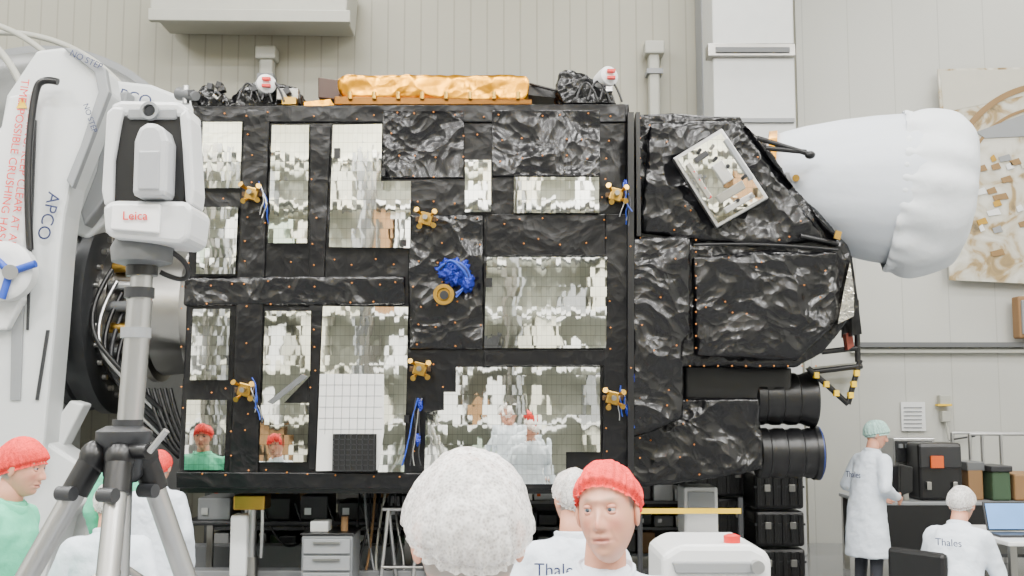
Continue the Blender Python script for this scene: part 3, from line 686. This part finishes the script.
def capmesh(seed,big=1.0,tilt=-24,full=106):
    NL,NR=200,56; vs=[];fs=[]
    R=Matrix.Rotation(math.radians(tilt),3,'X')
    for i in range(NR+1):
        u=i/NR; th=math.radians(1+u*full)
        for k in range(NL):
            a=2*math.pi*k/NL; d=Vector((math.sin(th)*math.cos(a),math.sin(th)*math.sin(a),math.cos(th)))
            e_=sstep((u-.45)/.5)
            ph=1.8*math.sin(3*a+seed)
            wr=.0030*math.sin(26*a+seed+ph)*e_+.0012*math.sin(47*a+seed*2)*e_
            wr+=.0012*math.sin(12*a+ph)*sstep(u*3)
            wr+=.007*noise.noise(d*1.6+Vector((seed,0,0)))+.0028*noise.noise(Vector((math.cos(a)*3.5,math.sin(a)*3.5,u*2+seed)))*sstep(u*2.5)
            wr+=.0012*noise.noise(d*9+Vector((0,seed,0)))
            pin=1-.14*sstep((u-.87)/.08)+.07*sstep((u-.955)/.045)
            v=Vector((d.x*(.096*big+wr),d.y*(.118*big+wr),d.z*(.116*big+wr)))*pin
            v=R@v+Vector((0,.008,.020)); vs.append(v)
    for i in range(NR):
        for k in range(NL): fs.append((i*NL+k,(i+1)*NL+k,(i+1)*NL+(k+1)%NL,i*NL+(k+1)%NL))
    return vs,fs
eyew=mat('eye_white',(.42,.38,.36),.25); eyei=mat('eye_iris',(.045,.06,.075),.1)
def person(name,px,pytop,Y,yaw,coat,cap,lean=0,hyaw=0,hpitch=0,arms='down',sit=False,label=None,big=1.0,hroll=0,tilt=-24,full=106,hs=1.0):
    t=W(px,pytop,Y); P=empty(name)
    seed=random.random()*10
    la=math.radians(lean); z0=.93 if not sit else .5
    def warp(p):
        p=Vector(p); k=sstep((p.z-z0+.05)/.35); a=la*k
        q=Vector((0,0,z0)); d=p-q
        return q+Vector((d.x, d.y*math.cos(a)-d.z*math.sin(a), d.z*math.cos(a)+d.y*math.sin(a)))
    ds=-.43 if sit else 0
    hc=warp((0,-.025,1.63+.12*(hs-1)+ds))
    s=t.z/(hc.z+.14*hs)
    M=Matrix.Translation((t.x,Y,0))@Matrix.Rotation(math.radians(yaw),4,'Z')@Matrix.Scale(s,4)
    off=Matrix.Rotation(math.radians(yaw),3,'Z')@Vector((hc.x,hc.y,0))*s
    M=Matrix.Translation((-off.x,-off.y,0))@M
    def add(n_,vs,fs,m_,vox=0,it=3):
        o=mk(n_,vs,fs,m_,P,True); o.matrix_local=M
        if vox:
            r=o.modifiers.new('r','REMESH'); r.mode='VOXEL'; r.voxel_size=vox; r.use_smooth_shade=True
            q=o.modifiers.new('s','SMOOTH'); q.iterations=it
        return o
    z=lambda v:v+ds
    if arms=='down': el_,wr_=(.275,.03,1.13),(.27,-.08,.90)
    elif arms=='bent': el_,wr_=(.27,.04,1.14),(.13,-.24,1.06)
    elif arms=='reach': el_,wr_=(.25,-.14,1.17),(.15,-.40,1.12)
    rings=[(0,0,z(.50),.25,.18),(0,0,z(.7),.235,.17),(0,0,z(.95),.205,.145),(0,.0,z(1.1),.190,.135),(0,0,z(1.25),.198,.138),(0,0,z(1.36),.20,.128),(0,.005,z(1.42),.165,.105),(0,.005,z(1.46),.10,.085),(0,.0,z(1.49),.070,.072)]
    if sit: rings=[(0,0,.44,.21,.17),(0,0,.52,.21,.16)]+rings[3:]
    it=[('l',rings)]
    for sd in(-1,1):
        sh=(sd*.175,.005,z(1.385)); e2=(sd*el_[0],el_[1],z(el_[2])); w2=(sd*wr_[0],wr_[1],z(wr_[2]))
        it+=[('c',(sd*.1,0,z(1.405)),sh,.06,.070),('c',sh,e2,.070,.056),('c',e2,w2,.056,.043)]
        if sit: it.append(('c',(sd*.1,0,.5),(sd*.13,-.38,.5),.105,.09))
    vs,fs=soup(it)
    vs=[warp(v) for v in vs]
    for v in vs:
        v.x+=noise.noise(v*5+Vector((seed,0,0)))*.014; v.y+=noise.noise(v*6+Vector((0,seed,0)))*.014
    o=add('lab_coat',vs,fs,coat,.013,3)
    dm=o.modifiers.new('d','DISPLACE'); dm.texture=clouds(.09); dm.strength=.020; dm.mid_level=.5
    cz=z(1.475); vs=[];fs=[];n_=24
    for r,dz in((.080,-.03),(.084,.012),(.074,.020),(.070,-.03)):
        for k in range(n_):
            a=2*math.pi*k/n_; vs.append(warp((math.cos(a)*r,math.sin(a)*r*1.03,cz+dz-.026*max(0,-math.sin(a)))))
    for i in range(3):
        for k in range(n_): fs.append((i*n_+k,i*n_+(k+1)%n_,(i+1)*n_+(k+1)%n_,(i+1)*n_+k))
    add('collar',vs,fs,coat)
    it=[];sh=[]
    for sd in(-1,1):
        if sit: hip=(sd*.1,0,.5);kn=(sd*.13,-.42,.49);an=(sd*.13,-.40,.1)
        else: hip=(sd*.1,0,.9);kn=(sd*.105,-.015,.5);an=(sd*.11,.02,.1)
        it+=[('c',hip,kn,.09,.065),('c',kn,an,.063,.045)]
        sh+=[('s',(an[0],an[1]-.06,.045),(.048,.13,.045)),('s',(an[0],an[1]+.01,.07),(.05,.06,.07))]
    if not sit: it.append(('s',(0,0,.9),(.16,.11,.12)))
    vs,fs=soup(it); add('trousers',vs,fs,trous,.016,3)
    vs,fs=soup(sh); add('shoes',vs,fs,shoem,.012,2)
    vs,fs=soup([('c',(0,.012,z(1.42)),(0,.0,z(1.58)),.060,.054)]); vs=[warp(v) for v in vs]; add('neck',vs,fs,skin2)
    HM=M@Matrix.Translation(hc)@Matrix.Rotation(la*.5,4,'X')@Matrix.Rotation(math.radians(hyaw),4,'Z')@Matrix.Rotation(math.radians(hpitch),4,'X')@Matrix.Rotation(math.radians(hroll),4,'Y')@Matrix.Diagonal((1,1,hs,1))
    o=bpy.data.objects.new('head',HEAD); bpy.context.collection.objects.link(o); o.parent=P; o.matrix_local=HM
    for sd in(-1,1):
        q=ell('ear',(0,0,0),(.010,.019,.033),skin2,P,18,fn=lambda d:-.25*max(0,1-((d.y)**2+(d.z)**2)*2.2)); q.matrix_local=HM@Matrix.Translation((sd*.080,.008,-.004))@Matrix.Rotation(sd*.35,4,'Z')
        q=ell('eye',(0,0,0),(.0118,.0125,.0110),eyew,P,14); q.matrix_local=HM@Matrix.Translation((sd*.031,-.0740,.011))
        q=ell('iris',(0,0,0),(.0056,.004,.0056),eyei,P,12); q.matrix_local=HM@Matrix.Translation((sd*.031-.0012,-.0845,.011))
        q=ell('upper_eyelid',(0,0,0),(.0145,.0138,.0075),lidm,P,14); q.matrix_local=HM@Matrix.Translation((sd*.031,-.0745,.0180))
        q=ell('lower_eyelid',(0,0,0),(.0140,.0132,.0065),lidm,P,14); q.matrix_local=HM@Matrix.Translation((sd*.031,-.0742,.0030))
    cv,cf=capmesh(seed,big,tilt,full); q=mk('hairnet',cv,cf,cap,P,True); q.matrix_local=HM
    for sd in(-1,1):
        e2=warp((sd*el_[0],el_[1],z(el_[2]))); w2=warp((sd*wr_[0],wr_[1],z(wr_[2])))
        d=(w2-e2).normalized(); zx=-d; xx=Vector((1,0,0)); yy=zx.cross(xx).normalized(); xx=yy.cross(zx).normalized()
        R=Matrix((xx,yy,zx)).transposed().to_4x4()
        o=bpy.data.objects.new('hand',HAND); bpy.context.collection.objects.link(o); o.parent=P
        o.matrix_local=M@Matrix.Translation(w2+d*.02)@R@Matrix.Diagonal((sd,1,1,1))
    if label:
        s_,x_,y_,z_,rz_,sz=label
        q=text('coat_label',s_,(0,0,0),sz,darkblue,P); q.matrix_local=M@Matrix.Translation(warp((x_,y_,z(z_))))@Matrix.Rotation(math.radians(rz_),4,'Z')@Matrix.Rotation(math.radians(90),4,'X')
    return P
person('man_in_white_hairnet',469,449,1.72,184,coatw,capw,hpitch=-2,big=1.05,tilt=-20,full=99)
person('man_in_red_hairnet',607,458,2.85,4,coatw,capr,lean=6,hyaw=-24,hpitch=-5,hroll=-5,tilt=-33,full=96,hs=1.06)
person('technician_in_white_hairnet',573,467,4.3,175,coatw,capw,hyaw=30,lean=4,label=('Thales',.06,.19,1.34,180,.075))
person('technician_in_green_coat',24,436,4.65,86,coatg,capr,lean=10,hpitch=4)
person('technician_in_red_hairnet',160,449,7.2,175,coatw,capr,lean=5)
person('technician_in_lab_coat',112,480,5.2,190,coatw,capw,lean=12,arms='bent')
person('standing_technician',876,420,9.7,112,coatw,capg,lean=10,hyaw=-30,hpitch=12,arms='bent',label=('Thales',-.02,.21,1.22,180,.08),big=1.05)
person('seated_technician',961,485,7.6,140,coatw,capw,lean=20,sit=True,arms='reach',label=('Thales',0,.185,1.3,180,.07))
person('technician_in_green_coat',130,428,8.0,175,coatg,capr)
# ---------------------------------------------------------------- right hand furniture
e=empty('workbench'); a=W(865,503,11.2)
box('top',a.x,7.0,11.0,12.1,.76,.8,lgrey,e,.01)
for x in(a.x+.05,5.1,6.9):
    for y in(11.05,12.05): box('leg',x-.03,x+.03,y-.03,y+.03,0,.76,steel,e)
box('shelf',a.x,7,11.1,11.85,.25,.28,dgrey,e); box('drawer_unit',a.x+.1,a.x+.9,11.05,11.8,.3,.74,dgrey,e,.01)
box('cloth_front',a.x+.0,a.x+1.2,10.98,11.0,.3,.77,black,e)
ZB=.802
e=empty('transport_case_open'); pbox('shell',918,443,964,499,11.12,.36,black,e,.03,zmin=ZB); pbox('rim',920,446,962,468,11.09,.04,dgrey,e,.01); pbox('label',931,456,944,468,11.06,.04,orange,e)
for x in(927,953): pbox('latch',x,482,x+5,490,11.08,.05,steel,e,.004)
e=empty('electronics_unit'); pbox('body',893,438,936,466,11.55,.4,alu,e,.01); pbox('face',896,441,933,462,11.52,.04,dgrey,e); 
for k in range(5): pbox('knob',899+k*7,444,903+k*7,448,11.49,.04,lgrey,e)
pbox('lower_unit',888,466,934,500,11.55,.4,dgrey,e,.01,zmin=ZB)
e=empty('display_monitor'); prism('screen',[(900,464),(913,467),(913,492),(900,496)],11.1,.05,black,e,.01); pbox('stand',904,490,909,500,11.12,.04,steel,e,zmin=ZB)
e=empty('wire_trolley'); zt=W(990,434,12.6).z; x0=W(966,440,12.6).x
for x in(x0,x0+.35,7.2):
    for y in(12.5,13.0): cyl('post',(x,y,0),(x,y,zt),.02,alu,e)
for z_ in(zt,.9,.4): 
    cyl('rail',(x0,12.5,z_),(7.2,12.5,z_),.016,alu,e); cyl('rail',(x0,13.0,z_),(7.2,13.0,z_),.016,alu,e)
box('tray',x0,7.2,12.5,13.0,.88,.9,alu,e)
e=empty('storage_bins'); pbox('bin',992,471,1012,503,11.1,.4,green,e,.02,zmin=ZB); pbox('bin',1014,474,1050,503,11.1,.5,wood,e,.02,zmin=ZB); pbox('lid',991,466,1013,472,11.08,.44,dgrey,e,.01)
e=empty('parts_box'); pbox('bin',968,470,984,500,11.2,.3,wood,e,.01,zmin=ZB); pbox('tray',967,462,985,471,11.2,.3,grey,e,.01)
e=empty('desk'); a=W(978,545,9.0)
box('top',a.x,5.6,8.45,9.6,.70,.735,white,e,.008)
for x in(a.x+.05,5.5):
    for y in(8.5,9.5): box('leg',x-.025,x+.025,y-.025,y+.025,0,.7,steel,e)
e=empty('laptop_computer'); a=W(984,536,9.0); box('base',a.x,a.x+.36,8.7,8.94,.735,.755,dgrey,e,.004)
R=Matrix.Rotation(math.radians(-18),3,'X')
box('lid',a.x,a.x+.36,8.97,8.985,.755,.99,dgrey,e,.004,rot=R); box('screen',a.x+.015,a.x+.345,8.957,8.963,.77,.975,screenm,e,rot=R)
e=empty('office_chair'); cx=W(950,545,7.75).x; cy=7.65
box('seat',cx-.22,cx+.26,cy-.25,cy+.25,.33,.38,black,e,.03); box('backrest',cx-.34,cx-.28,cy-.35,cy+.1,.50,.80,black,e,.03,rot=Matrix.Rotation(.6,3,'Z')); cyl('stem',(cx,cy,.08),(cx,cy,.34),.03,steel,e)
cyl('back_bar',(cx-.15,cy-.05,.36),(cx-.31,cy-.12,.55),.02,steel,e)
for k in range(5):
    a_=k*math.tau/5; cyl('spoke',(cx,cy,.1),(cx+math.cos(a_)*.28,cy+math.sin(a_)*.28,.06),.02,black,e); ell('castor',(cx+math.cos(a_)*.28,cy+math.sin(a_)*.28,.03),(.03,.03,.03),black,e,10)
def case(x0,x1,y,z0,z1):
    e=empty('transport_case'); box('shell',x0,x1,y,y+.6,z0,z1,black,e,.03)
    for k in range(6):
        x=x0+(x1-x0)*(k+.5)/6; box('rib',x-.02,x+.02,y-.015,y+.05,z0+.03,z1-.03,black,e,.005)
    box('seam',x0-.005,x1+.005,y-.01,y+.61,z0+(z1-z0)*.6,z0+(z1-z0)*.6+.02,dgrey,e)
    for t in(.25,.75): box('latch',x0+(x1-x0)*t-.03,x0+(x1-x0)*t+.03,y-.03,y,z0+(z1-z0)*.5,z0+(z1-z0)*.7,steel,e,.004)
xa=W(752,480,11).x; xb=W(801,480,11).x
for k in range(3): case(xa,xb,10.9,.02+k*.36,.36+k*.36)
xa=W(692,480,11.6).x; xb=W(748,480,11.6).x
for k in range(3): case(xa,xb,11.4,.02+k*.4,.40+k*.4)
e=empty('vacuum_pump_cart'); 
prism('housing',[(662,556),(680,545),(752,545),(766,552),(772,560),(772,640),(662,640)],6.0,.6,white,e,.03)
prism('front_recess',[(672,562),(762,562),(758,574),(676,574)],5.98,.04,lgrey,e,.008)
lathe('knob_base',W(732,548,6.1),(0,0,1),[(-.02,.05),(.02,.05)],steel,e); lathe('knob',W(732,545,6.1),(0,0,1),[(0,.03),(.01,.045),(.05,.045),(.06,.02)],red,e,24); cyl('port',W(756,566,6.0)-Vector((0,.06,0)),W(756,566,6.0),.035,alu,e)
a=W(662,640,6);b=W(772,640,6)
for x in(a.x+.08,b.x-.08):
    for y in(6.1,6.5): cyl('wheel',(x-.02,y,.06),(x+.02,y,.06),.06,dgrey,e); cyl('wheel_post',(x,y,.06),(x,y,a.z+.02),.02,steel,e)
e=empty('control_cabinet'); pbox('box',684,487,719,548,9.6,.4,white,e,.02); pbox('panel',688,492,715,510,9.57,.04,lgrey,e,.005); pbox('box2',686,536,722,560,9.5,.5,grey,e,.02)
a=W(684,560,9.6); b=W(719,560,9.6); box('pedestal',a.x,b.x,9.55,9.95,0,a.z,lgrey,e,.01)
e=empty('barrier_tape'); a=W(640,511,8.6); b=W(741,509,8.6)
box('tape',a.x,b.x,8.6,8.605,a.z-.02,a.z+.02,yellow,e); cyl('post',(a.x,8.62,0),(a.x,8.62,1.05),.02,dgrey,e); cyl('post',(b.x,8.62,0),(b.x,8.62,1.05),.02,dgrey,e)
for x in(a.x,b.x): cyl('foot',(x,8.62,0),(x,8.62,.03),.15,dgrey,e)
def rack(x0,x1,y):
    e=empty('equipment_rack')
    box('back_panel',x0,x1,y+.6,y+.62,.1,1.5,black,e)
    for x in(x0,x1):
        for yy in(y,y+.6): box('post',x-.025,x+.025,yy-.025,yy+.025,0,1.5,grey,e)
    for z_ in(.12,.40,.68,.98,1.42):
        box('shelf',x0,x1,y,y+.6,z_,z_+.03,grey,e)
        x=x0+.04
        while x<x1-.15 and z_<1.4:
            w=random.uniform(.08,.28); h=random.uniform(.10,.24)
            box('instrument',x,min(x+w,x1-.03),y+random.uniform(.02,.15),y+.55,z_+.03,z_+.03+h,random.choice((dgrey,black,dgrey,grey,black,lgrey,wood,white,steel,green)),e,.01); 
            if random.random()<.5: box('tag',x+.03,x+.07,y,y+.02,z_+.08,z_+.12,random.choice((orange,yellow,white,alu)),e)
            x+=w+.02
for x0 in(-3.3,-1.95,-.6,.75): rack(x0,x0+1.25,12.1)
e=empty('test_bench')
box('top',-3.0,-.9,10.2,11.0,.66,.70,dgrey,e,.01)
for x in(-2.95,-.95):
    for y in(10.25,10.95): box('leg',x-.03,x+.03,y-.03,y+.03,0,.66,steel,e)
for x0,x1,h,m_ in((-2.9,-2.6,.2,lgrey),(-2.5,-2.05,.2,black),(-1.95,-1.7,.22,dgrey),(-1.6,-1.2,.16,black),(-1.15,-.95,.22,grey)):
    box('instrument',x0,x1,10.3,10.8,.70,.70+h,m_,e,.01); box('dial',x0+.04,x0+.1,10.28,10.3,.75,.81,random.choice((orange,alu,white)),e)
for k in range(5): tube('lead',[(-2.3+.3*k,10.3,.85),(-2.2+.3*k,10.2,.6),(-2.0+.3*k,10.25,.4),(-1.8+.25*k,10.4,.62)],.010,(black,dgrey,dgrey,black,black)[k],e)
# ground support gear standing below the spacecraft
e=empty('tool_trolley'); x0=-1.72
box('cabinet',x0,x0+.42,9.15,9.6,.12,.70,mat('trolley_grey',(.17,.18,.19),.4),e,.015)
for k in range(4): box('drawer_front',x0+.02,x0+.40,9.13,9.15,.15+k*.135,.265+k*.135,lgrey,e,.004); box('drawer_pull',x0+.10,x0+.32,9.11,9.13,.23+k*.135,.245+k*.135,steel,e)
box('top_mat',x0-.01,x0+.43,9.14,9.61,.70,.715,black,e,.004)
for dx in(.05,.37):
    for y in(9.2,9.55): cyl('castor',(x0+dx-.015,y,.06),(x0+dx+.015,y,.06),.06,dgrey,e)
box('meter',x0+.05,x0+.2,9.25,9.45,.715,.80,white,e,.008); cyl('flask',(x0+.32,9.35,.715),(x0+.32,9.35,.83),.03,wood,e)
e=empty('support_trestle')
for x in(-1.05,-.78):
    cyl('leg',(x-.08,9.4,0),(x,9.5,.88),.018,alu,e); cyl('leg',(x+.08,9.7,0),(x,9.5,.88),.018,alu,e)
cyl('cross_bar',(-1.1,9.5,.88),(-.72,9.5,.88),.022,alu,e); cyl('low_bar',(-1.1,9.44,.4),(-.75,9.44,.4),.014,steel,e)
e=empty('cable_bundle')
for k in range(9):
    x=-1.35+.045*k; tube('cable',[(x,9.9,.98),(x+.03*math.sin(k),9.75,.75),(x+.12*math.sin(k*2),9.7,.35),(x+.2*math.sin(k*1.3),9.6,.03),(x+.5+.05*k,9.5,.02)],.011,(black,lgrey,dgrey,wood,black,offw,dgrey,alu,black)[k],e)
e=empty('support_jack'); p=W(256,500,9.5)
box('head',p.x-.13,p.x+.13,9.25,9.5,p.z-.06,p.z+.06,brass,e,.01); cyl('screw',(p.x,9.38,.4),(p.x,9.38,p.z),.04,alu,e); box('body',p.x-.16,p.x-.02,9.28,9.48,.34,.85,white,e,.02); box('foot_plate',p.x-.2,p.x+.2,9.2,9.6,.0,.06,steel,e)
cyl('column',(p.x,9.38,.05),(p.x,9.38,.5),.06,steel,e); tube('tie',[(p.x+.1,9.3,.95),(p.x+.12,9.25,.75),(p.x+.1,9.3,.5)],.015,alu,e)
# ---------------------------------------------------------------- camera + world
cd=bpy.data.cameras.new('camera'); cam=bpy.data.objects.new('camera',cd); bpy.context.collection.objects.link(cam)
cam.location=(0,0,CZ); cam.rotation_euler=(math.pi/2+PIT,0,0); cd.sensor_width=36; cd.lens=36*F/1024; cd.clip_end=100
bpy.context.scene.camera=cam
w=bpy.data.worlds.new('world'); bpy.context.scene.world=w; w.use_nodes=True; w.node_tree.nodes['Background'].inputs[0].default_value=(.9,.95,1,1); w.node_tree.nodes['Background'].inputs[1].default_value=.4
